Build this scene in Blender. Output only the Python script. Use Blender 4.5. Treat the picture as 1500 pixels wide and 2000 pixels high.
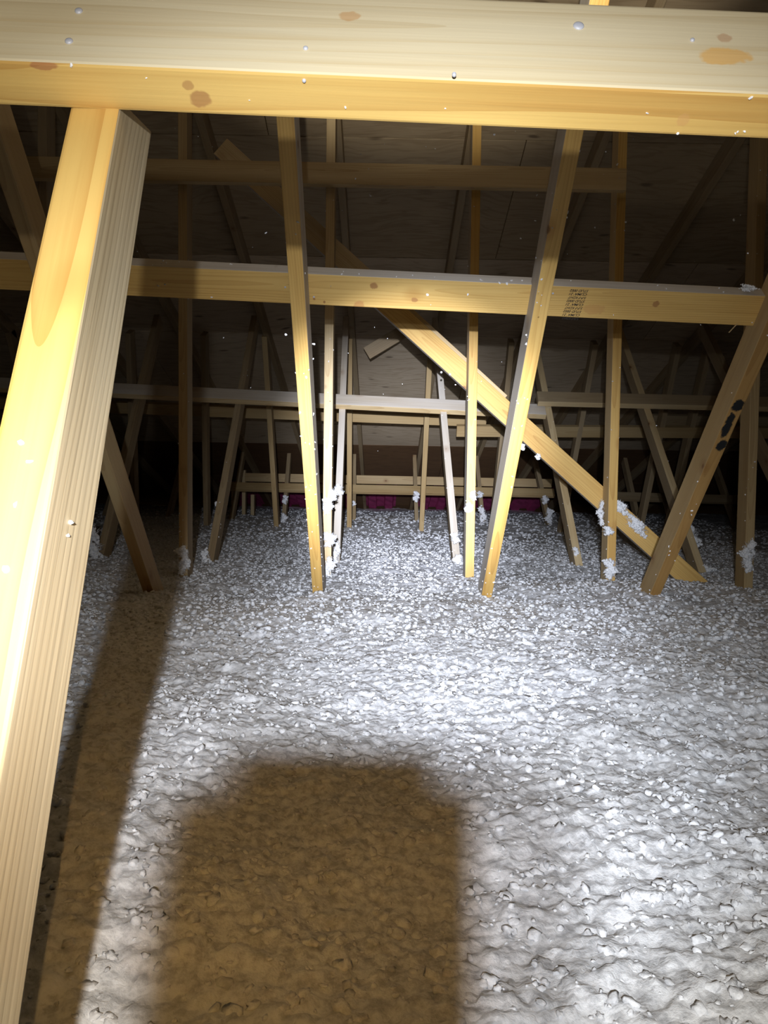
import bpy, bmesh, math, random
import numpy as np
from mathutils import Vector, Matrix, Euler
random.seed(7)
R = math.radians
scene = bpy.context.scene
for o in list(bpy.data.objects):
    bpy.data.objects.remove(o)
C = scene.collection

# ------------------------------------------------------------------ camera
CAM_Z = 0.434                                    # lens height above the insulation surface (z = 0)
cd = bpy.data.cameras.new('camera'); cam = bpy.data.objects.new('camera', cd); C.objects.link(cam)
cd.sensor_fit = 'HORIZONTAL'; cd.sensor_width = 36.0; cd.lens = 36.0; cd.clip_start = 0.01; cd.clip_end = 60
CAM_M = Matrix.Translation((0, 0, CAM_Z)) @ (Matrix.Rotation(R(-0.1), 4, 'Z') @ Matrix.Rotation(R(90 - 2.67), 4, 'X') @ Matrix.Rotation(R(1.0), 4, 'Z'))
cam.matrix_world = CAM_M
scene.camera = cam

# ------------------------------------------------------------------ world, lights, exposure
w = bpy.data.worlds.new('world'); scene.world = w; w.use_nodes = True
w.node_tree.nodes['Background'].inputs[0].default_value = (1.0, 0.62, 0.20, 1)
w.node_tree.nodes['Background'].inputs[1].default_value = 0.01
scene.view_settings.view_transform = 'Standard'
scene.view_settings.look = 'None'
scene.view_settings.exposure = 0.0
scene.view_settings.gamma = 1.0
scene.view_settings.use_curve_mapping = False

LAMP1 = Vector((-0.0165, -0.233, CAM_Z + 0.098))  # head torch
LAMP2 = Vector((-0.030, -0.165, CAM_Z + 0.070))  # its second emitter on a short arm
LAMP3 = Vector((-0.018, -0.0015, CAM_Z + 0.004)) # added warm fill beside the lens, brightens the phone's shadow
def spot(name, loc, yaw, dep, size, blend, power, col, rad):
    d = bpy.data.lights.new(name, 'SPOT'); o = bpy.data.objects.new(name, d); C.objects.link(o)
    o.location = loc; o.rotation_euler = Euler((R(90 - dep), 0, R(-yaw)), 'XYZ')
    d.spot_size = R(size); d.spot_blend = blend; d.energy = power * 1.2; d.color = col; d.shadow_soft_size = rad
    return o
spot('head_torch_beam', LAMP1, 2, 0.5, 22, 1.0, 1450, (0.80, 0.85, 1.0), 0.007)
spot('head_torch_body', LAMP1, 5, 5, 35, 1.0, 340, (0.78, 0.85, 1.0), 0.007)
spot('head_torch_halo', LAMP1, 3, 8, 62, 1.0, 68, (0.76, 0.85, 1.0), 0.007)
spot('head_torch_spill', LAMP1, 0, 6, 150, 0.5, 18, (1.0, 0.96, 0.88), 0.007)
spot('added_upper_fill', LAMP1, 3, -41, 46, 0.35, 260, (1.0, 0.95, 0.84), 0.007)  # added lobe, brightens web tops and roof deck above the near board
spot('second_emitter_beam', LAMP2, 5, 12, 52, 1.0, 92, (0.82, 0.89, 1.0), 0.008)
spot('second_emitter_spill', LAMP2, 0, 30, 104, 1.0, 15, (1.0, 0.98, 0.90), 0.008)
spot('added_shadow_fill', LAMP3, -6, 16, 62, 1.0, 8, (1.0, 0.57, 0.17), 0.002)  # added warm fill for the shadowed floor

# ------------------------------------------------------------------ helpers
def P(px, py, Y):
    """world point at distance Y from the lens plane, seen at (px, py) of the 1500 x 2000 frame"""
    d = CAM_M.to_3x3() @ Vector(((px - 750) / 1500, -(py - 1000) / 1500, -1))
    return Vector((0, 0, CAM_Z)) + d * (Y / d.y)

def tag(o, label=None, cat=None, group=None, kind=None):
    if label: o['label'] = label
    if cat: o['category'] = cat
    if group: o['group'] = group
    if kind: o['kind'] = kind
    return o

def empty(name, loc):
    o = bpy.data.objects.new(name, None); C.objects.link(o); o.location = loc; o.empty_display_size = 0.05
    return o

def link(name, me, M, parent=None):
    o = bpy.data.objects.new(name, me); C.objects.link(o)
    if parent is not None:
        o.parent = parent
        pw = parent['_m'] if '_m' in parent else None
        base = Matrix.Translation(parent.location) if parent.parent is None and parent.type == 'EMPTY' else WORLD[parent.name]
        o.matrix_basis = base.inverted() @ M
    else:
        o.matrix_basis = M
    WORLD[o.name] = M.copy()
    return o
WORLD = {}

def mesh_from(bm, name, mats, smooth=False):
    me = bpy.data.meshes.new(name); bm.to_mesh(me); bm.free()
    for m in mats: me.materials.append(m)
    if smooth:
        for p in me.polygons: p.use_smooth = True
    return me

# ------------------------------------------------------------------ materials
class NT:
    def __init__(self, name):
        self.m = bpy.data.materials.new(name); self.m.use_nodes = True
        self.t = self.m.node_tree; self.b = self.t.nodes['Principled BSDF']
    def n(self, typ, **kw):
        x = self.t.nodes.new(typ)
        for k, v in kw.items(): setattr(x, k, v)
        return x
    def l(self, a, b): self.t.links.new(a, b)
    def val(self, sock, v):
        if isinstance(v, bpy.types.NodeSocket): self.l(v, sock)
        else: sock.default_value = v
    def math(self, op, a, b=0.0, c=None, clamp=False):
        x = self.n('ShaderNodeMath', operation=op, use_clamp=clamp)
        self.val(x.inputs[0], a); self.val(x.inputs[1], b)
        if c is not None: self.val(x.inputs[2], c)
        return x.outputs[0]
    def vmath(self, op, a, b=(0, 0, 0)):
        x = self.n('ShaderNodeVectorMath', operation=op)
        self.val(x.inputs[0], a); self.val(x.inputs[1], b)
        return x.outputs[0]
    def noise(self, vec, scale, detail=2.0, rough=0.5, out=0):
        x = self.n('ShaderNodeTexNoise'); self.l(vec, x.inputs['Vector'])
        x.inputs['Scale'].default_value = scale; x.inputs['Detail'].default_value = detail; x.inputs['Roughness'].default_value = rough
        return x.outputs[out]
    def mix(self, f, a, b, mode='MIX'):
        x = self.n('ShaderNodeMix', data_type='RGBA', blend_type=mode)
        self.val(x.inputs[0], f); self.val(x.inputs[6], a); self.val(x.inputs[7], b)
        return x.outputs[2]
    def ramp(self, v, lo, hi):
        x = self.n('ShaderNodeMapRange', interpolation_type='SMOOTHSTEP')
        self.val(x.inputs[0], v); x.inputs[1].default_value = lo; x.inputs[2].default_value = hi
        return x.outputs[0]

def rgba(c): return (c[0], c[1], c[2], 1.0)

def wood(name, base, grain, rough=0.62, ring=0.0065, knot=1.0, contrast=0.5, patch=None):
    base = [c * 0.84 for c in base]; grain = [c * 0.80 for c in grain]
    t = NT(name)
    tc = t.n('ShaderNodeTexCoord'); oi = t.n('ShaderNodeObjectInfo')
    rnd = t.math('MULTIPLY', oi.outputs['Random'], 37.0)
    comb = t.n('ShaderNodeCombineXYZ'); t.l(rnd, comb.inputs[0]); t.l(rnd, comb.inputs[2])
    co = tc.outputs['Object']
    cs = t.vmath('ADD', co, comb.outputs[0])
    # growth rings round a pith that wanders beside the board
    longc = t.vmath('MULTIPLY', cs, (1.0, 1.0, 0.22))
    dis = t.vmath('MULTIPLY', t.vmath('SUBTRACT', t.noise(longc, 5.0, 2.0, out=1), (0.5, 0.5, 0.5)), (0.05, 0.05, 0.0))
    sep = t.n('ShaderNodeSeparateXYZ'); t.l(t.vmath('ADD', co, dis), sep.inputs[0])
    tilt = t.math('MULTIPLY', sep.outputs[2], 0.018)
    px = t.math('ADD', t.math('SUBTRACT', sep.outputs[0], 0.012), tilt)
    off = t.math('MULTIPLY_ADD', oi.outputs['Random'], 0.05, 0.018)
    py = t.math('SUBTRACT', t.math('ADD', sep.outputs[1], off), tilt)
    r = t.math('SQRT', t.math('ADD', t.math('MULTIPLY', px, px), t.math('MULTIPLY', py, py)))
    s = t.math('FRACT', t.math('DIVIDE', r, ring))
    ringm = t.math('POWER', s, 3.0)
    streak = t.noise(t.vmath('MULTIPLY', cs, (90.0, 90.0, 2.2)), 1.0, 3.0, 0.6)
    broad = t.noise(t.vmath('MULTIPLY', cs, (9.0, 9.0, 1.3)), 1.0, 2.0, 0.5)
    f = t.math('ADD', t.math('MULTIPLY', ringm, contrast), t.math('MULTIPLY', t.ramp(streak, 0.42, 0.75), 0.35))
    f = t.math('MULTIPLY', f, t.math('MULTIPLY_ADD', broad, 0.9, 0.45), clamp=True)
    col = t.mix(f, rgba(base), rgba(grain))
    tint = t.mix(t.ramp(broad, 0.3, 0.75), (1.0, 1.0, 1.0, 1), (0.86, 0.80, 0.70, 1))
    col = t.mix(1.0, col, tint, 'MULTIPLY')
    # knots
    v = t.n('ShaderNodeTexVoronoi'); v.inputs['Scale'].default_value = 5.5
    t.l(t.vmath('MULTIPLY', t.vmath('ADD', cs, dis), (1.0, 1.0, 0.75)), v.inputs['Vector'])
    dk = v.outputs['Distance']
    ksz = 0.055 * knot
    kn = t.math('SUBTRACT', 1.0, t.ramp(dk, ksz * 0.55, ksz * 1.1))
    ring2 = t.math('SUBTRACT', 1.0, t.ramp(dk, ksz * 1.1, ksz * 3.2))
    col = t.mix(t.math('MULTIPLY', ring2, 0.45), col, rgba((grain[0] * .85, grain[1] * .72, grain[2] * .6)))
    col = t.mix(t.math('MULTIPLY', kn, 0.85), col, (0.16, 0.07, 0.025, 1))
    if patch:
        for (c, sc, colp, amt) in patch:
            pv = t.vmath('MULTIPLY', t.vmath('SUBTRACT', t.vmath('ADD', co, t.vmath('MULTIPLY', dis, (0.6, 0.6, 0.6))), c), sc)
            ln = t.n('ShaderNodeVectorMath', operation='LENGTH'); t.l(pv, ln.inputs[0])
            q = t.math('ADD', ln.outputs['Value'], t.math('MULTIPLY', t.math('SUBTRACT', t.noise(co, 45.0, 3.0, 0.7), 0.5), 1.5))
            m = t.math('MULTIPLY', t.math('SUBTRACT', 1.0, t.ramp(q, 0.75, 1.05)), amt)
            col = t.mix(m, col, rgba(colp))
    t.l(col, t.b.inputs['Base Color'])
    t.b.inputs['Roughness'].default_value = rough
    t.b.inputs['Specular IOR Level'].default_value = 0.35
    bp = t.n('ShaderNodeBump'); bp.inputs['Strength'].default_value = 0.25; bp.inputs['Distance'].default_value = 0.002
    t.l(t.math('ADD', streak, t.math('MULTIPLY', ringm, -0.4)), bp.inputs['Height']); t.l(bp.outputs[0], t.b.inputs['Normal'])
    return t.m

M = {}
M['yellow'] = wood('yellow_pine', (0.80, 0.52, 0.165), (0.54, 0.28, 0.065))
M['pale'] = wood('pale_pine', (0.72, 0.56, 0.32), (0.50, 0.33, 0.15))
M['cream'] = wood('cream_spruce', (0.82, 0.71, 0.48), (0.66, 0.50, 0.26), ring=0.011, contrast=0.4,
                  patch=[((0.006, 0.0, 1.585), (115, 1, 48), (0.66, 0.36, 0.08), 0.7), ((-0.012, 0.0, 1.588), (190, 1, 150), (0.42, 0.20, 0.09), 0.5), ((-0.0195, 0.0, 1.307), (200, 1, 110), (0.50, 0.26, 0.09), 0.6)])
M['ash_lit'] = wood('pine_lit_grey', (0.60, 0.50, 0.33), (0.44, 0.34, 0.20), contrast=0.3)  # post's right side: cool grazing light put into the wood colour
M['golden'] = wood('golden_pine', (0.80, 0.54, 0.17), (0.58, 0.29, 0.06), ring=0.010, contrast=0.6)
KN = (0.34, 0.16, 0.055)
M['knotty'] = wood('knotty_yellow_pine', (0.80, 0.53, 0.175), (0.56, 0.30, 0.07), patch=[
    ((-0.020, 0, 1.668), (105, 1, 95), KN, 0.85), ((0.033, 0, 1.630), (75, 1, 60), (0.50, 0.25, 0.08), 0.8), ((0.012, 0, 1.775), (150, 1, 120), KN, 0.8),
    ((-0.003, 0, 2.400), (110, 1, 100), KN, 0.8), ((0.022, 0, 1.513), (230, 1, 220), KN, 0.9), ((0.020, 0, 2.245), (70, 1, 30), (0.52, 0.28, 0.09), 0.6), ((0.030, 0, 1.540), (240, 1, 300), KN, 0.9)])
M['golden_edge'] = wood('golden_pine_edge', (0.80, 0.54, 0.17), (0.58, 0.29, 0.06), ring=0.010, contrast=0.6, patch=[
    ((0.0445, 0.022, 1.198), (20, 140, 120), KN, 0.75), ((0.0445, 0.012, 1.192), (20, 240, 200), KN, 0.6), ((0.0445, 0.003, 1.090), (20, 300, 90), (0.36, 0.14, 0.06), 0.7), ((0.0445, 0.022, 1.560), (20, 160, 200), (0.55, 0.30, 0.10), 0.6)])
M['grey'] = wood('wood_lit_grey', (0.68, 0.62, 0.54), (0.48, 0.41, 0.33), contrast=0.3)  # grey tone puts the cooler light on some faces into the colour
M['brown'] = wood('brown_pine', (0.46, 0.27, 0.09), (0.30, 0.15, 0.04))
M['tan'] = wood('tan_spruce', (0.55, 0.40, 0.20), (0.36, 0.22, 0.09))
M['dull'] = wood('dull_spruce', (0.42, 0.32, 0.19), (0.28, 0.19, 0.10))
M['smear'] = wood('smeared_pine', (0.46, 0.27, 0.09), (0.30, 0.15, 0.04),
                  patch=[((0.004, 0.0, 1.037), (62, 1, 40), (0.010, 0.011, 0.012), 1.0),
                         ((-0.004, 0.0, 1.112), (75, 1, 20), (0.010, 0.011, 0.012), 1.0),
                         ((0.002, 0.0, 1.185), (60, 1, 42), (0.010, 0.011, 0.012), 1.0)])

def plywood(name, base, dark):
    base = [c * 0.84 for c in base]; dark = [c * 0.82 for c in dark]
    t = NT(name)
    tc = t.n('ShaderNodeTexCoord'); oi = t.n('ShaderNodeObjectInfo')
    comb = t.n('ShaderNodeCombineXYZ'); rr = t.math('MULTIPLY', oi.outputs['Random'], 50.0)
    for i in range(3): t.l(rr, comb.inputs[i])
    cs = t.vmath('ADD', tc.outputs['Object'], comb.outputs[0])
    warp = t.vmath('MULTIPLY', t.vmath('SUBTRACT', t.noise(cs, 1.6, 2.0, out=1), (0.5, 0.5, 0.5)), (0.3, 0.3, 0.3))
    cw = t.vmath('ADD', cs, warp)
    big = t.noise(t.vmath('MULTIPLY', cw, (1.2, 9.0, 1.0)), 1.0, 3.0, 0.55)
    wav = t.math('SINE', t.math('MULTIPLY', big, 46.0))
    fine = t.noise(t.vmath('MULTIPLY', cs, (8.0, 120.0, 1.0)), 1.0, 3.0, 0.6)
    f = t.math('ADD', t.math('MULTIPLY', t.ramp(wav, 0.2, 1.0), 0.45), t.math('MULTIPLY', t.ramp(fine, 0.4, 0.8), 0.5), clamp=True)
    col = t.mix(f, rgba(base), rgba(dark))
    v = t.n('ShaderNodeTexVoronoi'); v.inputs['Scale'].default_value = 3.2
    t.l(t.vmath('MULTIPLY', cw, (0.8, 2.4, 1.0)), v.inputs['Vector'])
    kn = t.math('SUBTRACT', 1.0, t.ramp(v.outputs['Distance'], 0.05, 0.13))
    col = t.mix(t.math('MULTIPLY', kn, 0.75), col, (0.055, 0.030, 0.014, 1))
    bl = t.noise(cs, 1.1, 2.0)
    col = t.mix(t.math('MULTIPLY', t.ramp(bl, 0.35, 0.7), 0.5), col, rgba((base[0] * .62, base[1] * .58, base[2] * .55)))
    t.l(col, t.b.inputs['Base Color']); t.b.inputs['Roughness'].default_value = 0.7
    bp = t.n('ShaderNodeBump'); bp.inputs['Strength'].default_value = 0.2; bp.inputs['Distance'].default_value = 0.003
    t.l(fine, bp.inputs['Height']); t.l(bp.outputs[0], t.b.inputs['Normal'])
    return t.m
M['ply'] = plywood('plywood', (0.50, 0.385, 0.235), (0.32, 0.225, 0.125))
M['ply_b'] = plywood('plywood_worn', (0.44, 0.335, 0.205), (0.28, 0.195, 0.105))
M['ply_far_lit'] = plywood('plywood_far_lit', (0.70, 0.57, 0.40), (0.46, 0.34, 0.21))  # torch light on the far rows put into a paler base
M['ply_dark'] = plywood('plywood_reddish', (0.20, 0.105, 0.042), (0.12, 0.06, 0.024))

def fluff_mat():
    t = NT('blown_insulation')
    tc = t.n('ShaderNodeTexCoord'); co = tc.outputs['Object']
    a = t.noise(co, 70.0, 4.0, 0.65); b = t.noise(co, 420.0, 3.0, 0.7)
    v = t.n('ShaderNodeTexVoronoi'); v.inputs['Scale'].default_value = 85.0
    w1 = t.vmath('MULTIPLY', t.vmath('SUBTRACT', t.noise(co, 30.0, 2.0, out=1), (0.5, 0.5, 0.5)), (0.04, 0.04, 0.04))
    t.l(t.vmath('ADD', co, w1), v.inputs['Vector'])
    big = t.noise(co, 3.0, 3.0)
    f = t.ramp(a, 0.30, 0.62)
    col = t.mix(f, (0.40, 0.40, 0.41, 1), (0.68, 0.68, 0.69, 1))
    col = t.mix(t.math('MULTIPLY', t.ramp(big, 0.45, 0.7), 0.25), col, (0.50, 0.50, 0.50, 1))
    t.l(col, t.b.inputs['Base Color']); t.b.inputs['Roughness'].default_value = 0.95
    t.b.inputs['Specular IOR Level'].default_value = 0.1
    h = t.math('ADD', t.math('MULTIPLY', t.math('SUBTRACT', 1.0, v.outputs['Distance']), 0.7), t.math('ADD', t.math('MULTIPLY', a, 0.8), t.math('MULTIPLY', b, 0.35)))
    bp = t.n('ShaderNodeBump'); bp.inputs['Strength'].default_value = 0.40; bp.inputs['Distance'].default_value = 0.005
    
    t.l(h, bp.inputs['Height']); t.l(bp.outputs[0], t.b.inputs['Normal'])
    return t.m
M['fluff'] = fluff_mat()

def plain(name, col, rough=0.6, metal=0.0, var=0.25, scale=30.0, spec=0.5):
    t = NT(name); tc = t.n('ShaderNodeTexCoord')
    n = t.noise(tc.outputs['Object'], scale, 3.0)
    t.l(t.mix(t.math('MULTIPLY', n, var), rgba(col), rgba([c * 0.5 for c in col])), t.b.inputs['Base Color'])
    t.b.inputs['Roughness'].default_value = rough; t.b.inputs['Metallic'].default_value = metal
    t.b.inputs['Specular IOR Level'].default_value = spec
    return t.m
M['steel'] = plain('zinc_steel', (0.56, 0.56, 0.60), 0.5, 0.15)
M['pink'] = plain('pink_foam', (0.80, 0.13, 0.38), 0.55, var=0.5, scale=9.0)
M['ink'] = plain('stamp_ink', (0.035, 0.03, 0.03), 0.8, spec=0.1)
M['black'] = plain('black_glass', (0.01, 0.01, 0.012), 0.25)
M['rubber'] = plain('black_rubber', (0.02, 0.02, 0.02), 0.7)
M['drywall'] = plain('drywall', (0.6, 0.58, 0.54), 0.9)
M['tuft'] = plain('tuft_fibre', (0.86, 0.86, 0.87), 0.95, var=0.25, scale=90.0, spec=0.05)
M['lens'] = plain('lamp_lens', (0.8, 0.8, 0.8), 0.2)

# ------------------------------------------------------------------ timber builder
def box_mesh(name, wd, dp, L, mats, cut=None, bev=0.0025):
    """x: +-wd/2, y: 0 (front face) .. dp, z: 0 .. L; mats = (front/back, sides)"""
    bm = bmesh.new()
    bmesh.ops.create_cube(bm, size=1.0)
    for v in bm.verts:
        v.co = Vector((v.co.x * wd, (v.co.y + 0.5) * dp, (v.co.z + 0.5) * L))
    if cut:
        for v in bm.verts: cut(v)
    bmesh.ops.bevel(bm, geom=list(bm.edges), offset=bev, segments=2, affect='EDGES', profile=0.6)
    bm.normal_update()
    for f in bm.faces:
        n = f.normal
        f.material_index = 1 if abs(n.x) > 0.72 else 0
    return mesh_from(bm, name, mats)

def timber(name, p0, p1, front, wd, dp, mats, parent=None, cut=None, bev=0.0025):
    a = (p1 - p0); L = a.length; a.normalize()
    n = front - a * front.dot(a); n.normalize()
    W = a.cross(n)
    Mx = Matrix((W, -n, a)).transposed().to_4x4(); Mx.translation = p0
    me = box_mesh(name, wd, dp, L, mats, (lambda v: cut(v, Mx)) if cut else None, bev)
    return link(name, me, Mx, parent)

def wmats(front, side): return [M[front], M[side]]

# ------------------------------------------------------------------ the setting: roof deck, attic floor, gables
SL = 0.30
def roof_z(Y): return 3.144 - SL * Y             # underside of the deck in front of the ridge
RIDGE = -0.30
def deck_z(Y): return roof_z(Y) if Y >= RIDGE else roof_z(RIDGE) - SL * (RIDGE - Y)
ceiling = empty('ceiling', (0, 4, 0)); tag(ceiling, 'sloping roof deck of plywood sheets over the trusses', kind='structure')
rows = [10.55, 9.13, 7.97, 6.80, 5.63, 4.67, 3.71, 2.54, 1.37, 0.2, RIDGE, -1.47, -2.64, -3.81]
sheet_cache = {}
for i in range(len(rows) - 1):
    y1, y0 = rows[i], rows[i + 1]
    x = -5.2 - (1.22 if i % 2 else 0.0) - 0.25
    j = 0
    while x < 5.8:
        a = Vector((x + 1.22, y0 + 0.002, deck_z(y0))); b = Vector((x + 1.22, y1 - 0.002, deck_z(y1)))
        nrm = Vector((0, -(deck_z(y1) - deck_z(y0)), (y1 - y0))).normalized() * -1.0
        mt = 'ply_dark' if i in (0, 1) else 'ply_far_lit' if i in (2, 3, 4) else ('ply' if (i * 3 + j) % 4 else 'ply_b')
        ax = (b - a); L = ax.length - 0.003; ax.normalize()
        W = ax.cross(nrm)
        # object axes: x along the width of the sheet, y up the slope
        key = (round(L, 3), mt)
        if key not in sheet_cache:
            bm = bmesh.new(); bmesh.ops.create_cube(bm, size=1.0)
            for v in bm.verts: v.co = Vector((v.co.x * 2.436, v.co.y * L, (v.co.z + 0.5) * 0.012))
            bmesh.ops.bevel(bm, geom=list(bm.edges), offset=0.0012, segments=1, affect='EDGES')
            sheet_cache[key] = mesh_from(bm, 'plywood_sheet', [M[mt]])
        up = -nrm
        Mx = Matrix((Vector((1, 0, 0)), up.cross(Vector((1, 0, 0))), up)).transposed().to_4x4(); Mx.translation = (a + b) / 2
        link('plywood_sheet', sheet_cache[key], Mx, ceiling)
        x += 2.44; j += 1

def slab(name, x0, x1, y0, y1, z0, z1, mat, label):
    bm = bmesh.new(); bmesh.ops.create_cube(bm, size=1.0)
    for v in bm.verts: v.co = Vector((v.co.x * (x1 - x0), v.co.y * (y1 - y0), v.co.z * (z1 - z0)))
    bmesh.ops.bevel(bm, geom=list(bm.edges), offset=0.002, segments=1, affect='EDGES')
    o = link(name, mesh_from(bm, name, [M[mat]]), Matrix.Translation(((x0 + x1) / 2, (y0 + y1) / 2, (z0 + z1) / 2)))
    return tag(o, label, kind='structure')
FLOOR_Z = -0.30
slab('floor', -5.4, 6.0, -3.8, 10.6, FLOOR_Z - 0.016, FLOOR_Z, 'drywall', 'drywall attic floor hidden under the loose insulation')
def gable(name, x, label):
    bm = bmesh.new()
    pts = [(10.55, FLOOR_Z), (10.55, deck_z(10.55)), (RIDGE, deck_z(RIDGE)), (-3.8, deck_z(-3.8)), (-3.8, FLOOR_Z)]
    vs = [[bm.verts.new((xx, p[0], p[1])) for p in pts] for xx in (x, x + 0.02)]
    bm.faces.new(vs[0]); bm.faces.new(vs[1][::-1])
    for k in range(5):
        bm.faces.new((vs[0][k], vs[0][(k + 1) % 5], vs[1][(k + 1) % 5], vs[1][k]))
    bmesh.ops.recalc_face_normals(bm, faces=bm.faces)
    o = link(name, mesh_from(bm, name, [M['ply_b']]), Matrix.Identity(4)); tag(o, label, kind='structure')
gable('wall_left', -5.4, 'plywood gable wall closing the attic at the left')
gable('wall_right', 5.98, 'plywood gable wall closing the attic at the right')

# ------------------------------------------------------------------ blown-in insulation
rng = np.random.RandomState(3)
TAB = rng.rand(4096, 3)
def hsh(ix, iy, k):
    return TAB[(ix * 73856093 ^ iy * 19349663 ^ (k * 83492791)) & 4095]
def vnoise(x, y, k):
    ix = np.floor(x).astype(np.int64); iy = np.floor(y).astype(np.int64)
    fx = x - ix; fy = y - iy; fx = fx * fx * (3 - 2 * fx); fy = fy * fy * (3 - 2 * fy)
    g = lambda a, b: hsh(a, b, k)[:, 0]
    return (g(ix, iy) * (1 - fx) + g(ix + 1, iy) * fx) * (1 - fy) + (g(ix, iy + 1) * (1 - fx) + g(ix + 1, iy + 1) * fx) * fy
def domes(x, y, k):
    ix = np.floor(x).astype(np.int64); iy = np.floor(y).astype(np.int64)
    best = np.zeros(len(x))
    for a in (-1, 0, 1):
        for b in (-1, 0, 1):
            h = hsh(ix + a, iy + b, k)
            dx = x - (ix + a + h[:, 0]); dy = y - (iy + b + h[:, 1])
            rad = 0.30 + 0.35 * h[:, 2]
            best += (rad * np.exp(-(dx * dx + dy * dy) / (0.7 * rad * rad))) ** 2
    return np.sqrt(best) * 1.3
def ins_h(x, y):
    wx = x + 0.03 * (vnoise(x * 22, y * 22, 11) - .5); wy = y + 0.03 * (vnoise(x * 22, y * 22, 12) - .5)
    h = 0.045 * (vnoise(x * 1.7, y * 1.7, 1) - .5) + 0.022 * (vnoise(x * 5.1, y * 5.1, 2) - .5) + 0.010 * (vnoise(x * 14, y * 14, 3) - .5)
    h += 0.011 * (domes(wx * 15, wy * 15, 4) - 0.4) * (0.4 + 0.9 * vnoise(x * 3, y * 3, 9))
    h += 0.0075 * (domes(wx * 38, wy * 38, 5) - 0.4)
    h += 0.004 * (domes(wx * 85, wy * 85, 6) - 0.4)
    h += 0.005 * (vnoise(x * 120, y * 120, 7) - .5) + 0.004 * (vnoise(x * 210, y * 210, 8) - .5)
    return h
def grid_zone(x0, x1, y0, y1, st):
    nx = int((x1 - x0) / st) + 1; ny = int((y1 - y0) / st) + 1
    X, Y = np.meshgrid(np.linspace(x0, x1, nx), np.linspace(y0, y1, ny))
    X = X.ravel(); Y = Y.ravel()
    jx = (vnoise(X * 60, Y * 60, 21) - .5) * 0.008; jy = (vnoise(X * 60, Y * 60, 22) - .5) * 0.008
    Z = ins_h(X, Y)
    idx = np.arange(nx * ny).reshape(ny, nx)
    q = np.stack([idx[:-1, :-1], idx[:-1, 1:], idx[1:, 1:], idx[1:, :-1]], -1).reshape(-1, 4)
    return np.stack([X + jx, Y + jy, Z], -1), q
zones = [(-1.3, 1.5, 0.30, 2.1, 0.0055), (-2.8, 2.9, 2.1, 4.8, 0.011), (-5.35, 5.95, 4.8, 10.3, 0.028),
         (-5.35, -1.3, -3.6, 2.1, 0.06), (1.5, 5.95, -3.6, 2.1, 0.06), (-1.3, 1.5, -3.6, 0.30, 0.05),
         (-5.35, -2.8, 2.1, 4.8, 0.05), (2.9, 5.95, 2.1, 4.8, 0.05)]
VV, QQ, o0 = [], [], 0
for z in zones:
    v, q = grid_zone(*z); VV.append(v); QQ.append(q + o0); o0 += len(v)
VV = np.concatenate(VV); QQ = np.concatenate(QQ)
# loose flakes lying on the surface
def ico(sub):
    ib = bmesh.new(); bmesh.ops.create_icosphere(ib, subdivisions=sub, radius=1.0)
    r = np.array([v.co[:] for v in ib.verts]), np.array([[v.index for v in f.verts] for f in ib.faces]); ib.free()
    return r
ICO1, ICO2 = ico(1), ico(2)
IV, IF = ICO2
def flakes(n, x0, x1, y0, y1, r0, r1, shape):
    global VV, o0
    iv, fc = shape; m = len(iv)
    cx = rng.uniform(x0, x1, n); cy = y0 + (y1 - y0) * rng.uniform(0, 1, n) ** 1.15; cz = ins_h(cx, cy)
    r = r0 + (r1 - r0) * rng.rand(n) ** 2.2
    Q = np.linalg.qr(rng.randn(n, 3, 3))[0]
    v = iv[None] * rng.uniform(0.62, 1.38, (n, m, 1)) * (r[:, None] * np.array([1.25, 1.0, 0.7]))[:, None, :]
    v = np.einsum('nmk,njk->nmj', v, Q); v[:, :, 2] *= 0.75
    v += np.stack([cx, cy, cz + r * 0.08], -1)[:, None, :]
    f = (fc[None] + (o0 + m * np.arange(n))[:, None, None]).reshape(-1, 3)
    o0 += n * m; VV = np.concatenate([VV, v.reshape(-1, 3)])
    return f
TT = np.concatenate([flakes(9500, -1.1, 1.2, 0.45, 2.1, 0.0018, 0.0075, ICO2), flakes(33000, -2.1, 2.3, 2.1, 5.2, 0.003, 0.012, ICO1), flakes(9000, -3.2, 3.6, 5.2, 9.6, 0.007, 0.019, ICO1)])
me = bpy.data.meshes.new('blown_insulation')
me.vertices.add(len(VV)); me.vertices.foreach_set('co', VV.astype(np.float32).ravel())
me.loops.add(QQ.size + TT.size); me.loops.foreach_set('vertex_index', np.concatenate([QQ.ravel(), TT.ravel()]).astype(np.int32))
me.polygons.add(len(QQ) + len(TT))
me.polygons.foreach_set('loop_start', np.concatenate([np.arange(0, QQ.size, 4), QQ.size + np.arange(0, TT.size, 3)]).astype(np.int32))
me.polygons.foreach_set('loop_total', np.concatenate([np.full(len(QQ), 4), np.full(len(TT), 3)]).astype(np.int32))
me.update(calc_edges=True)
me.polygons.foreach_set('use_smooth', np.ones(len(QQ) + len(TT), dtype=bool))
me.materials.append(M['fluff'])
ins = link('blown_insulation', me, Matrix.Identity(4))
tag(ins, 'deep loose white blown-in insulation covering the attic floor', 'insulation', kind='stuff')

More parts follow.
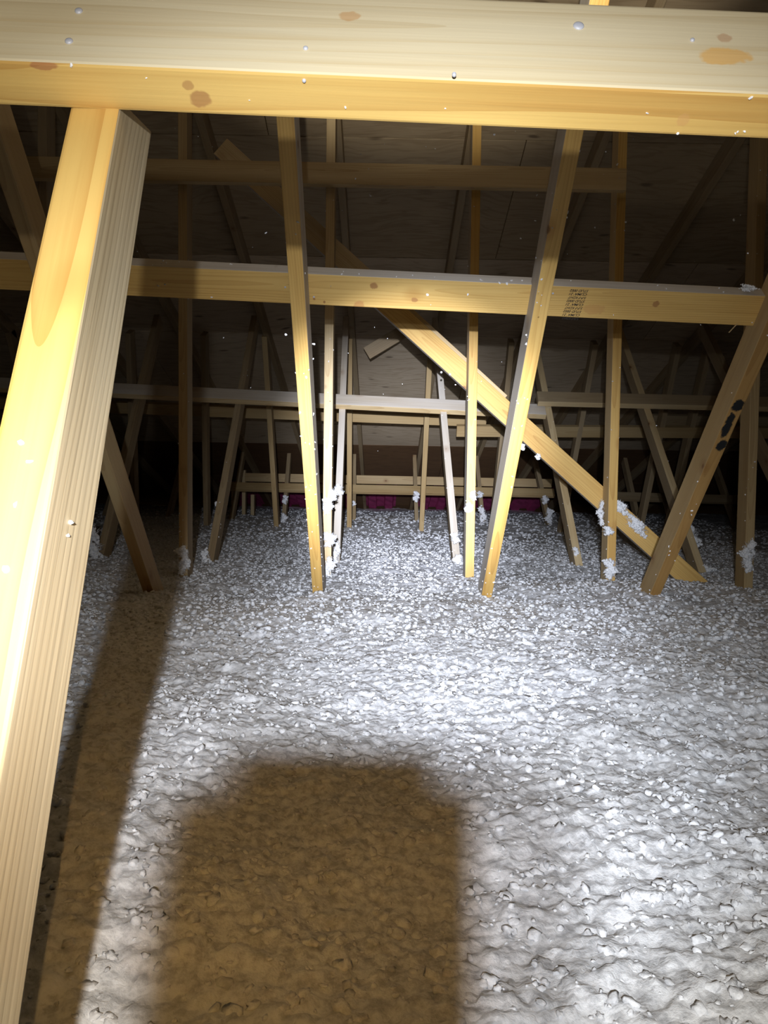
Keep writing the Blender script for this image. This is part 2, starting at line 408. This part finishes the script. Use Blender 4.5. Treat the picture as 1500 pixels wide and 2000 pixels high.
# ------------------------------------------------------------------ trusses
TX = lambda k: 0.61 * (k - 1) - 0.235
FRONT = Vector((0, -1, 0))
TEMPLATE = {  # (Y, z) of the front face: top, bottom
    'B': ((1.65, 1.164), (2.77, 0.0)), 'C': ((3.29, 1.7), (3.29, 0.0)), 'D': ((5.0, 1.304), (3.84, 0.0)),
    'E': ((5.48, 1.404), (6.27, 0.0)), 'F': ((7.95, 0.66), (7.35, 0.0))}
NAMES = {'B': 'slanted_web', 'C': 'vertical_web', 'D': 'slanted_web', 'E': 'slanted_web', 'F': 'short_web'}
PIX = {  # measured centre lines of front faces: (px, py) top, (px, py) bottom
    0: {'C': ((357, 640), (358, 1138)), 'D': ((489, 657), (407, 1108)), 'E': ((516, 657), (540, 1036)), 'F': ((565, 880), (553, 1020))},
    1: {'B': ((557, 228), (622, 1178)), 'C': ((646, 300), (638, 1130)), 'D': ((674, 662), (656, 1104)), 'E': ((683, 667), (682, 1036)), 'F': ((692, 875), (691, 1018))},
    2: {'B': ((1124, 250), (949, 1172)), 'C': ((931, 300), (917, 1135)), 'D': ((856, 690), (892, 1092)), 'E': ((840, 690), (823, 1038)), 'F': ((809, 870), (814, 1020))},
    3: {'B': ((1507, 640), (1275, 1172)), 'C': ((1216, 300), (1193, 1130)), 'D': ((1050, 690), (1132, 1106)), 'E': ((998, 690), (963, 1036)), 'F': ((930, 880), (944, 1022))},
    4: {'C': ((1491, 300), (1462, 1143)), 'D': ((1224, 681), (1369, 1108)), 'E': ((1162, 684), (1098, 1036)), 'F': ((1044, 885), (1073, 1022))},
    5: {'D': ((1405, 690), (1610, 1110)), 'E': ((1324, 690), (1252, 1036)), 'F': ((1216, 870), (1250, 1022))},
    6: {'E': ((1385, 692), (1316, 1000))},
    -1: {'D': ((300, 640), (190, 1105)), 'E': ((397, 712), (402, 1034))},
    -2: {'E': ((249, 640), (257, 900))},
}
TOPY = {'B': 1.65, 'C': 3.29, 'D': 5.0, 'E': 5.48, 'F': 7.95}
BOTY = {'B': 2.77, 'C': 3.29, 'D': 3.84, 'E': 6.27, 'F': 7.35}
def y_at(typ, py):
    """distance at which the truss line of this web is seen on image row py (web front line in the (Y, z) plane)"""
    (ya, za), (yb, zb) = TEMPLATE[typ]
    if abs(ya - yb) < 1e-6: return ya
    best, by = 1e9, ya
    for i in range(-200, 601):
        t = i / 400
        Y = ya + (yb - ya) * t; z = za + (zb - za) * t
        if Y < 0.2: continue
        p = P(750, py, Y)
        if abs(p.z - z) < best: best, by = abs(p.z - z), Y
    return by
WMAT = {  # colours: (front/back, sides); grey and pale sides hold the cooler light
    (1, 'B'): ('yellow', 'grey'), (2, 'B'): ('yellow', 'grey'), (3, 'B'): ('smear', 'tan'), (0, 'B'): ('tan', 'tan'),
    (0, 'C'): ('tan', 'dull'), (1, 'C'): ('pale', 'dull'), (2, 'C'): ('yellow', 'grey'), (3, 'C'): ('yellow', 'pale'), (4, 'C'): ('tan', 'tan'),
    (0, 'D'): ('dull', 'dull'), (1, 'D'): ('grey', 'dull'), (2, 'D'): ('grey', 'dull'), (3, 'D'): ('pale', 'dull'), (4, 'D'): ('pale', 'dull'),
    (0, 'E'): ('tan', 'dull'), (1, 'E'): ('tan', 'dull'), (2, 'E'): ('tan', 'dull')}
TLAB = {
    -4: 'outermost truss in the dark at far left, mostly hidden',
    -3: 'truss in the dark far left, second from the outermost one',
    -2: 'dim truss seen right of the big leaning post, far behind its shadow',
    -1: 'truss whose thin webs stand just right of the shaded upright at left',
    0: 'truss with a slanted web lying in the leaning post\'s shadow at left',
    1: 'truss with the slanted yellow web in front of the long beam, left of centre',
    2: 'truss with the slanted yellow web just left of the stamped lettering',
    3: 'truss with the brown slanted web smeared with black at right',
    4: 'truss whose tan upright web stands at the right edge',
    5: 'dim truss with crossing webs behind the black-smeared web',
    6: 'dim truss beyond the tan upright at the right edge',
    7: 'outermost truss in the dark at far right'}
WEB = {}
for k in range(-4, 8):
    X = TX(k)
    root = empty('roof_truss', (X, 3.3, FLOOR_Z))
    tag(root, TLAB[k], 'roof truss', 'roof trusses standing in a row')
    up = Vector((0, 0, 1))
    a = Vector((X, RIDGE, roof_z(RIDGE) - 0.094)); b = Vector((X, 10.3, roof_z(10.3) - 0.094))
    timber('top_chord', a, b, Vector((0, 0, -1)), 0.038, 0.088, wmats('dull', 'dull'), root)
    timber('bottom_chord', Vector((X, -3.0, FLOOR_Z + 0.09)), Vector((X, 10.3, FLOOR_Z + 0.09)), Vector((0, 0, 1)), 0.038, 0.088, wmats('dull', 'dull'), root)
    for typ in 'BCDEF':
        (ya, za), (yb, zb) = TEMPLATE[typ]
        if k in PIX and typ in PIX[k]:
            (ax, ay), (bx, by) = PIX[k][typ]
            p0 = P(ax, ay, y_at(typ, ay)); p1 = P(bx, by, y_at(typ, by))
        else:
            p0 = Vector((X, ya, za)); p1 = Vector((X, yb, zb))
        d = p1 - p0
        # top end at the underside of the top chord, bottom end on the bottom chord
        f = lambda t: (p0 + d * t).z - (roof_z((p0 + d * t).y) - 0.100)
        t0 = -f(0) / (f(1) - f(0)); t1 = (FLOOR_Z + 0.095 - p0.z) / d.z
        q0 = p0 + d * t0; q1 = p0 + d * t1
        mf = WMAT.get((k, typ), ('dull', 'dull'))
        o = timber(NAMES[typ], q1, q0, FRONT, 0.038, 0.089, wmats(*mf), root)
        WEB[(k, typ)] = (o, q1, q0)
        if (k, typ) == (3, 'B'): o['label'] = 'brown web with black smears'

# ------------------------------------------------------------------ lateral braces (boards nailed across the trusses)
def lateral(name, x0, y0, x1, y1, Y, phi, mats, label, ext=(0, 0), wd=0.089, dp=0.038, Y1=None, group=None, cat='brace'):
    p0 = P(x0, y0, Y); p1 = P(x1, y1, Y if Y1 is None else Y1)
    a = (p1 - p0).normalized()
    p0 = p0 - a * ext[0]; p1 = p1 + a * ext[1]
    n = Vector((0, -math.cos(R(phi)), math.sin(R(phi))))
    o = timber(name, p0, p1, n, wd, dp, mats)
    return tag(o, label, cat, group)
G = 'boards nailed across the trusses'
near = lateral('lateral_brace', 0, 34, 1500, 101, 0.584, 25, wmats('cream', 'golden_edge'),
               'pale thick board crossing the whole top of the picture, nearest the camera', (1.05, 1.25), group=G)
second = lateral('lateral_brace', 0, 536, 1500, 609, 2.016, -44, wmats('knotty', 'grey'),
                 'long yellow board with upside-down stamped lettering and grey upper edge', (0.7, 0.9), group=G)
lateral('lateral_brace', 385, 766, 1074, 800, 4.58, 41, wmats('grey', 'pale'), 'grey-faced board across the middle distance, ending under the diagonal brace', (1.6, 0), group=G)
lateral('lateral_brace', 1050, 774, 1500, 785, 4.58, 41, wmats('dull', 'pale'), 'dull grey board behind the upright at right, level with the grey-faced one', (0, 1.2), group=G)
lateral('lateral_brace', 385, 803, 950, 824, 5.90, -30, wmats('tan', 'tan'), 'knotty tan board just below and behind the long grey-faced board', (2.0, 0), group=G)
lateral('lateral_brace', 892, 843, 1420, 846, 5.84, -30, wmats('tan', 'tan'), 'tan board whose cut end shows below the knotty one right of centre', (0, 0.9), group=G)
lateral('lateral_brace', 1275, 822, 1500, 826, 5.95, -30, wmats('dull', 'dull'), 'dim board doubled above the tan one behind the crossing webs', (0, 1.0), group=G)
lateral('lateral_brace', 448, 948, 1083, 961, 7.50, 41, wmats('tan', 'tan'), 'low tan board far back, just above the pink foam', (0, 0), group=G)
lateral('lateral_brace', 1195, 967, 1300, 970, 7.50, 41, wmats('dull', 'dull'), 'short dim low board far back under the crossing webs at right', (0, 0.8), group=G)
lateral('lateral_brace', 478, 932, 1078, 944, 8.12, 0, wmats('tan', 'tan'), 'farthest thin board, just above the low tan one', (0, 0), group=G)
lateral('lateral_brace', 300, 331, 1224, 350, 3.249, 0, wmats('tan', 'tan'), 'rough board high up under the roof deck, cut off at an upright', (0.8, 0), group=G)

# long diagonal brace of two lapped boards behind the uprights
a = P(800, 634, 3.386); b = P(1355, 1137, 3.386); d = (b - a).normalized()
timber_l = timber('diagonal_brace', a - d * 0.25, b + d * 0.32, FRONT, 0.089, 0.038, wmats('yellow', 'grey'))
tag(timber_l, 'long diagonal board running down right into the insulation behind the uprights', 'brace', 'lapped diagonal boards')
a = P(430, 285, 3.427); b = P(978, 787, 3.427)
o = timber('diagonal_brace', a, b, FRONT, 0.089, 0.038, wmats('pale', 'grey'))
tag(o, 'upper diagonal board lapped behind the long one, rising left under the roof', 'brace', 'lapped diagonal boards')

# leaning post carrying the near board
zc = P(265, 236, 0.64).z
pa = P(185, 211, 0.60); pb = P(66, 800, 0.465)
dd = (pb - pa); lo = pa + dd * ((FLOOR_Z - pa.z) / dd.z)
def postcut(v, Mx):
    if v.co.z > 0.3:
        wco = Mx @ v.co; ax = Vector((Mx[0][2], Mx[1][2], Mx[2][2]))
        zt = zc + (0.012 if v.co.y > 0.03 else 0.0)
        v.co.z += (zt - wco.z) / ax.z
post = timber('leaning_post', lo, pa - dd * 0.1, FRONT, 0.038, 0.066, wmats('golden', 'ash_lit'), cut=postcut)
tag(post, 'big leaning golden post in the left foreground, grey on its right side', 'post')

# ------------------------------------------------------------------ nails, stamp and splinter
def on_face(o, px, py, face='front', dpt=0.0):
    """point of a timber's front face (local y = 0) or lower side (local +x) hit by the sight line through (px, py)"""
    Mx = WORLD[o.name]; inv = Mx.inverted()
    c = inv @ Vector((0, 0, CAM_Z)); q = inv @ P(px, py, 3.0)
    d = q - c
    if face == 'front': t = (0.0 - c.y) / d.y
    else: t = (dpt - c.x) / d.x
    return c + d * t
def nail(o, px, py, r, face='front'):
    l = on_face(o, px, py, face, 0.0445)
    bm = bmesh.new()
    prof = [(0.0, 0.0016), (0.55, 0.0015), (0.9, 0.0010), (1.0, 0.0003), (1.0, -0.001)]
    seg = 14; rings = []
    for (a, h) in prof[1:]:
        rings.append([bm.verts.new((math.cos(i * 6.2832 / seg) * a * r, math.sin(i * 6.2832 / seg) * a * r, h)) for i in range(seg)])
    c = bm.verts.new((0, 0, prof[0][1]))
    for i in range(seg):
        bm.faces.new((c, rings[0][i], rings[0][(i + 1) % seg]))
        for k in range(len(rings) - 1):
            bm.faces.new((rings[k][i], rings[k + 1][i], rings[k + 1][(i + 1) % seg], rings[k][(i + 1) % seg]))
    bmesh.ops.recalc_face_normals(bm, faces=bm.faces)
    me = mesh_from(bm, 'nail_head', [M['steel']], True)
    rot = Matrix.Rotation(R(90), 4, 'X') if face == 'front' else Matrix.Rotation(R(90), 4, 'Y')
    n = link('nail_head', me, WORLD[o.name] @ Matrix.Translation(l) @ rot, o)
    return n
for (x, y, r) in ((154, 22, 0.0030), (135, 81, 0.0030), (1130, 51, 0.0042), (597, 95, 0.0019), (1352, 79, 0.0018)):
    nail(near, x, y, r)
for (x, y) in ((594, 157), (887, 146)):
    nail(near, x, y, 0.0015, 'side')
for (x, y) in ((557, 561), (613, 580), (1080, 573)):
    nail(second, x, y, 0.0028)
nail(timber_l, 862, 727, 0.005); nail(timber_l, 879, 731, 0.005)

lines = ['STUD 0002', "CLIMA' 21", 'S-P-F KDHT', 'STUD 0002', "CLIMA' 21", 'S-P-F KDHT', 'STUD 0002', "CLIMA' 21", 'S-P-F KDHT']
for i, tx in enumerate(lines):
    cu = bpy.data.curves.new('grade_stamp', 'FONT'); cu.body = tx; cu.size = 0.0098; cu.shear = 0.35; cu.extrude = 0.0
    cu.space_character = 1.0; cu.offset = 0.00022
    tmp = bpy.data.objects.new('tmp', cu); C.objects.link(tmp)
    dg = bpy.context.evaluated_depsgraph_get()
    me = bpy.data.meshes.new_from_object(tmp.evaluated_get(dg)); bpy.data.objects.remove(tmp)
    me.name = 'grade_stamp'; me.materials.clear(); me.materials.append(M['ink'])
    wdt = max(v.co.x for v in me.vertices)
    sc = 0.0475 / wdt
    for v in me.vertices: v.co.x *= sc
    px = 1060 + (1125 - 29.0 * i) / 12.5; py = 540 + (332 + 84.5 * i) / 12.5
    l = on_face(second, px, py)
    Mx = WORLD[second.name]
    # text runs along local -z, its upside towards local +x, lying on the face (outward = local -y)
    T = Matrix(((0, 1, 0), (0, 0, -1), (-1, 0, 0))).to_4x4()
    link('grade_stamp', me, Mx @ Matrix.Translation(l + Vector((0, -0.0004, 0))) @ T, second)['label'] = 'upside-down black grade stamp lettering'
sp0 = on_face(second, 1440, 633); Mx = WORLD[second.name]
s0 = Mx @ sp0; s1 = P(1424, 650, s0.y - 0.01)
link('splinter', box_mesh('splinter', 0.003, 0.002, (s1 - s0).length, wmats('pale', 'pale'), bev=0.0005),
     Matrix.Translation(s0) @ (s1 - s0).to_track_quat('Z', 'Y').to_matrix().to_4x4(), second)

# ------------------------------------------------------------------ offcut, far studs, pink vent chutes
a = P(716, 690, 5.30); b = P(800, 640, 5.30)
o = timber('offcut_board', a, b, FRONT, 0.089, 0.038, wmats('dull', 'dull'))
tag(o, 'short offcut board hanging with its corner down above the grey-faced board', 'board')
for (x, y0, y1, lab) in ((455, 952, 1016, 'short stud far back at left, left end of the low tan board'),
                         (476, 918, 1010, 'taller of the short studs far back at left'),
                         (493, 966, 1010, 'shortest stud far back at left, right of the taller one')):
    o = timber('short_stud', P(x, y1, 8.3) - Vector((0, 0, 0.18)), P(x, y0, 8.3), FRONT, 0.038, 0.089, wmats('pale', 'dull'))
    tag(o, lab, 'stud', 'short studs far back at left')
LB = ['farthest left', 'second from left', 'left of the far upright', 'between the two central trusses', 'right of the middle', 'below the diagonal brace', 'farthest right']
for i, k in enumerate(range(-2, 5)):
    xc = (TX(k) + TX(k + 1)) / 2 - (0.10 if k == 1 else 0.02)
    bm = bmesh.new()
    prof = [(-0.20, 0), (-0.17, 0), (-0.155, -0.03), (-0.06, -0.03), (-0.045, 0), (0.045, 0), (0.06, -0.03), (0.155, -0.03), (0.17, 0), (0.20, 0)]
    rowsv = []
    for t in np.linspace(0, 1, 9):
        Y = 9.25 + t * 1.05
        rowsv.append([bm.verts.new((x, Y, roof_z(Y) - 0.022 + z + 0.004 * math.sin(t * 20 + x * 30))) for (x, z) in prof])
    for r0, r1 in zip(rowsv, rowsv[1:]):
        for q in range(len(prof) - 1): bm.faces.new((r0[q], r0[q + 1], r1[q + 1], r1[q]))
    bmesh.ops.solidify(bm, geom=list(bm.faces), thickness=0.006)
    bmesh.ops.recalc_face_normals(bm, faces=bm.faces)
    o = link('vent_chute', mesh_from(bm, 'vent_chute', [M['pink']]), Matrix.Translation((xc, 0, 0)))
    tag(o, 'pink foam vent chute at the eave, ' + LB[i], 'vent chute', 'pink vent chutes at the eave')

# ------------------------------------------------------------------ tufts of insulation clinging to the timbers
def tuft_mesh(wm, hm, dm, n, seed):
    rs = np.random.RandomState(seed); vs, fs, k0 = [], [], 0
    ib = bmesh.new(); bmesh.ops.create_icosphere(ib, subdivisions=1, radius=1.0)
    V0 = np.array([v.co[:] for v in ib.verts]); F0 = np.array([[v.index for v in f.verts] for f in ib.faces]); ib.free()
    r0 = 0.20 * min(wm, hm)
    wig = rs.uniform(0, 6.28, 3)
    for i in range(n):
        u = rs.uniform(-1, 1, 3)
        if (u ** 2).sum() > 1.0: u /= np.linalg.norm(u) * 1.1
        c = u * np.array([wm, dm, hm]) * 0.5
        k = u[2] * 3.0
        c[0] = c[0] * (0.72 + 0.38 * math.sin(2.3 * k + wig[0])) + wm * 0.16 * math.sin(1.4 * k + wig[1])
        if rs.rand() < 0.12: c = c * np.array([1.35, 1.2, 1.12])
        r = r0 * rs.uniform(0.45, 1.0) * (1.15 - 0.5 * np.linalg.norm(u))
        Q, _ = np.linalg.qr(rs.randn(3, 3))
        v = (V0 * rs.uniform(0.7, 1.35, (len(V0), 1)) * np.array([1.3, 1.0, 0.75]) * r) @ Q.T + c
        vs.append(v); fs.append(F0 + k0); k0 += len(V0)
    # stray fibres
    for i in range(max(20, n)):
        u = rs.randn(3); u /= np.linalg.norm(u)
        c = u * np.array([wm, dm, hm]) * rs.uniform(0.25, 0.48); e = c + u * r0 * rs.uniform(0.6, 1.9); s = np.cross(u, rs.randn(3)); s *= r0 * 0.11 / np.linalg.norm(s); s2 = np.cross(u, s)
        vs.append(np.array([c + s, c - 0.5 * s + 0.8 * s2, c - 0.5 * s - 0.8 * s2, e])); fs.append(np.array([[0, 1, 3], [1, 2, 3], [2, 0, 3]]) + k0); k0 += 4
    me = bpy.data.meshes.new('insulation_tuft'); me.from_pydata(np.concatenate(vs).tolist(), [], np.concatenate(fs).tolist())
    for p in me.polygons: p.use_smooth = True
    me.materials.append(M['tuft']); return me
TU = [  # px, py, width px, height px, distance, turn, label
    (358, 1094, 24, 62, 3.275, 0, 'white tuft clinging low on the shaded upright at left'),
    (402, 1092, 17, 40, 3.80, -8, 'tuft at the foot of the slanted web right of the shaded upright'),
    (425, 985, 12, 12, 4.13, 0, 'tiny tuft halfway down the slanted web right of the shaded upright'),
    (640, 988, 20, 34, 3.275, 0, 'upper tuft on the pale upright left of centre'),
    (650, 966, 16, 24, 3.30, -25, 'ragged tuft on the right edge of the pale upright left of centre'),
    (643, 1052, 24, 30, 3.275, -15, 'middle tuft on the pale upright left of centre'),
    (642, 1112, 22, 50, 3.27, 0, 'tuft heaped round the foot of the pale upright left of centre'),
    (661, 956, 16, 22, 4.10, -20, 'tuft on the grey slanted web behind the pale upright'),
    (657, 1078, 14, 52, 3.80, 0, 'long tuft low on the grey slanted web behind the pale upright'),
    (889, 1051, 15, 22, 3.85, 0, 'tuft near the foot of the grey slanted web left of the centre-right upright'),
    (894, 1094, 20, 20, 3.78, 0, 'tuft at the foot of the grey slanted web left of the centre-right upright'),
    (917, 992, 16, 20, 3.28, 10, 'lower tuft on the yellow upright right of centre'),
    (924, 969, 12, 20, 3.28, -15, 'upper tuft on the yellow upright right of centre'),
    (1021, 873, 7, 15, 2.30, -15, 'small tuft on the right edge of the yellow web below the lettering'),
    (1051, 892, 10, 12, 3.37, 0, 'wisp hanging under the long diagonal board'),
    (1174, 1003, 13, 56, 3.33, 0, 'tuft along the left side of the upright crossed by the diagonal board'),
    (1188, 1037, 18, 18, 3.28, 0, 'round tuft on the upright crossed by the diagonal board'),
    (1192, 1112, 24, 42, 3.275, 0, 'tuft heaped at the foot of the upright crossed by the diagonal board'),
    (1212, 990, 34, 20, 3.38, 40, 'upper tuft lying on the long diagonal board'),
    (1244, 1026, 58, 22, 3.375, 42, 'large tuft lying on the long diagonal board, lower one'),
    (1352, 1050, 24, 58, 4.02, -18, 'long tuft low on the web behind the black-smeared web'),
    (1376, 1112, 34, 20, 3.85, 0, 'tuft at the foot of the web behind the black-smeared web'),
    (1462, 1085, 26, 66, 3.275, 8, 'tuft clinging to the tan upright at the right edge'),
    (1125, 1077, 10, 20, 3.87, -10, 'thin tuft near the foot of the web under the diagonal board'),
    (1130, 1112, 20, 14, 3.80, 0, 'tuft at the foot of the web under the diagonal board'),
    (557, 976, 11, 18, 7.42, 0, 'far tuft on the short web left of the leftmost yellow web'),
    (554, 1012, 13, 20, 7.25, 0, 'far tuft at the foot of the short web left of the leftmost yellow web'),
    (813, 970, 12, 22, 7.42, 0, 'far tuft on the short web at the middle of the eave'),
    (938, 966, 11, 14, 7.45, 0, 'far small tuft on the short web right of the yellow upright'),
    (942, 1006, 13, 38, 7.30, -6, 'far long tuft low on the short web right of the yellow upright'),
    (1065, 976, 12, 18, 7.45, 0, 'far tuft on the short web left of the diagonal board'),
    (1073, 1008, 14, 34, 7.30, -6, 'far long tuft low on the short web left of the diagonal board'),
    (691, 983, 7, 10, 7.45, 0, 'far speck of fluff on the short web left of the middle'),
    (1462, 563, 30, 12, 1.985, 5, 'ragged tuft on the grey upper edge of the lettered board at right'),
    (182, 1075, 36, 130, 3.80, -6, 'grey mound of fluff banked against the web beside the leaning post'),
]
for i, (x, y, wp, hp, Y, turn, lab) in enumerate(TU):
    s = Y / 1500.0
    wm, hm = wp * s, hp * s
    dm = min(0.030, 0.6 * wm)
    n = int(min(260, 70 + 70 * max(hm, wm) / min(hm, wm)))
    p = P(x, y, Y)
    if p.z - hm * 0.5 < 0.02: dm = max(dm, 0.03)
    Mx = Matrix.Translation(p) @ Matrix.Rotation(R(turn), 4, 'Y')
    tag(link('insulation_tuft', tuft_mesh(wm, hm, dm, n, 100 + i), Mx), lab, 'tuft', 'tufts of insulation on the timbers')

# flecks of fluff along the near timbers
def flecks(o, pts, r, seed):
    rs = np.random.RandomState(seed); vs, fs, k0 = [], [], 0
    ib = bmesh.new(); bmesh.ops.create_icosphere(ib, subdivisions=1, radius=1.0)
    V0 = np.array([v.co[:] for v in ib.verts]); F0 = np.array([[v.index for v in f.verts] for f in ib.faces]); ib.free()
    for p in pts:
        q, _ = np.linalg.qr(rs.randn(3, 3))
        v = (V0 * rs.uniform(0.6, 1.4, (len(V0), 1)) * np.array([1.5, 1, .7]) * r * rs.uniform(0.5, 1.3)) @ q.T + np.array(p)
        vs.append(v); fs.append(F0 + k0); k0 += len(V0)
    me = bpy.data.meshes.new('fluff_flecks'); me.from_pydata(np.concatenate(vs).tolist(), [], np.concatenate(fs).tolist()); me.materials.append(M['tuft'])
    tag(link('fluff_flecks', me, WORLD[o.name].copy(), o), kind='stuff')
for (k, typ, n) in ((1, 'B', 46), (2, 'B', 46), (3, 'B', 40), (1, 'C', 26), (2, 'C', 30), (3, 'C', 26), (4, 'C', 24), (4, 'D', 16), (3, 'D', 14), (2, 'D', 14), (0, 'D', 12), (0, 'C', 16)):
    o, q1, q0 = WEB[(k, typ)]
    L = (q0 - q1).length; pts = []
    for i in range(n):
        z = 0.28 + min(L - 0.3, 1.7) * random.random() ** 1.5
        if random.random() < 0.55: pts.append((random.choice((-0.019, 0.019)), random.uniform(0, 0.03), z))
        else: pts.append((random.uniform(-0.017, 0.017), -0.0005, z))
    flecks(o, pts, 0.0026, 300 + 10 * k + ord(typ))
pts = []
for (x, y) in ((157, 1000), (58, 902), (42, 866), (12, 1115), (97, 975), (30, 985)):
    p = on_face(post, x, y); 
    pts.append(p if abs(p.x) < 0.019 else (0.0195, 0.03, p.z))
flecks(post, pts, 0.0022, 77)
flecks(second, [on_face(second, random.uniform(20, 1490), 0.046 * 700 + random.uniform(505, 520) ) * 1.0 for i in range(0)] +
       [(-0.0445, random.uniform(0, 0.03), random.uniform(0.8, 2.7)) for i in range(26)] + [(random.uniform(-.04, .04), 0, random.uniform(0.8, 2.7)) for i in range(10)], 0.0026, 78)
flecks(near, [(0.0445, random.uniform(0.0, 0.037), random.uniform(1.0, 1.8)) for i in range(16)] + [(-0.0445, 0.004, random.uniform(1.5, 1.7)) for i in range(5)], 0.0011, 79)

# dust and fibres drifting in the beam of light
rs = np.random.RandomState(12); pts = []
for i in range(70):
    x = rs.uniform(250, 1500); y = rs.uniform(230, 900) if rs.rand() < 0.75 else rs.uniform(230, 520); Y = rs.uniform(1.2, 2.6)
    pts.append(P(x, y, Y)[:])
vs, fs, k0 = [], [], 0
for p in pts:
    q, _ = np.linalg.qr(rs.randn(3, 3)); r = rs.uniform(0.0006, 0.0018)
    vs.append((IV[:] * rs.uniform(0.7, 1.3, (len(IV), 1)) * np.array([1.5, 1, .6]) * r) @ q.T + np.array(p)); fs.append(IF + k0); k0 += len(IV)
me = bpy.data.meshes.new('drifting_dust'); me.from_pydata(np.concatenate(vs).tolist(), [], np.concatenate(fs).tolist()); me.materials.append(M['fluff'])
tag(link('drifting_dust', me, Matrix.Identity(4)), 'specks of dust and fibre drifting in the torch light', 'dust', kind='stuff')

# ------------------------------------------------------------------ what the photographer holds and wears (its shadow lies on the insulation)
def rbox(name, x0, x1, y0, y1, z0, z1, mat, bev, parent=None, seg=3):
    bm = bmesh.new(); bmesh.ops.create_cube(bm, size=1.0)
    for v in bm.verts: v.co = Vector((v.co.x * (x1 - x0), v.co.y * (y1 - y0), v.co.z * (z1 - z0)))
    bmesh.ops.bevel(bm, geom=[e for e in bm.edges if abs((e.verts[0].co - e.verts[1].co).y) > 1e-5], offset=bev, segments=5, affect='EDGES')
    return link(name, mesh_from(bm, name, [M[mat]]), Matrix.Translation(((x0 + x1) / 2, (y0 + y1) / 2, (z0 + z1) / 2)), parent)
ph = empty('smartphone', (-0.027, -0.008, CAM_Z - 0.135))
tag(ph, 'black smartphone whose rounded rectangular shadow falls on the insulation', 'phone')
rbox('body', -0.064, 0.010, -0.0125, -0.0045, CAM_Z - 0.135, CAM_Z + 0.014, 'rubber', 0.010, ph)
rbox('screen', -0.0615, 0.0075, -0.0132, -0.0125, CAM_Z - 0.1325, CAM_Z + 0.0115, 'black', 0.008, ph)
rbox('camera_bump', -0.026, 0.0075, -0.0045, -0.0025, CAM_Z - 0.024, CAM_Z + 0.010, 'black', 0.007, ph)
def torch(name, lp, r, label):
    hl = empty(name, (lp.x, lp.y - 0.03, lp.z - 0.02)); tag(hl, label, 'torch')
    rbox('housing', lp.x - r * 1.9, lp.x + r * 1.9, lp.y - 0.050, lp.y - 0.014, lp.z - 0.020, lp.z + 0.020, 'rubber', 0.010, hl)
    bm = bmesh.new(); bmesh.ops.create_cone(bm, cap_ends=True, segments=24, radius1=r, radius2=r * 0.9, depth=0.004)
    link('lens', mesh_from(bm, 'lens', [M['lens']]), Matrix.Translation((lp.x, lp.y - 0.0125, lp.z)) @ Matrix.Rotation(R(90), 4, 'X'), hl)
    return hl
hl = torch('head_torch', LAMP1, 0.011, 'head torch whose cold beam lights the attic from behind the phone')
bm = bmesh.new(); bmesh.ops.create_cone(bm, cap_ends=True, segments=16, radius1=0.0032, radius2=0.0028, depth=0.003)
link('led_bead', mesh_from(bm, 'led_bead', [M['lens']]), Matrix.Translation((LAMP2.x, LAMP2.y - 0.0105, LAMP2.z)) @ Matrix.Rotation(R(90), 4, 'X'), hl)
timber('led_arm', Vector((LAMP1.x - 0.018, LAMP1.y - 0.03, LAMP1.z - 0.016)), Vector((LAMP2.x, LAMP2.y - 0.012, LAMP2.z)), FRONT, 0.002, 0.002, [M['rubber'], M['rubber']], hl, bev=0.0004)
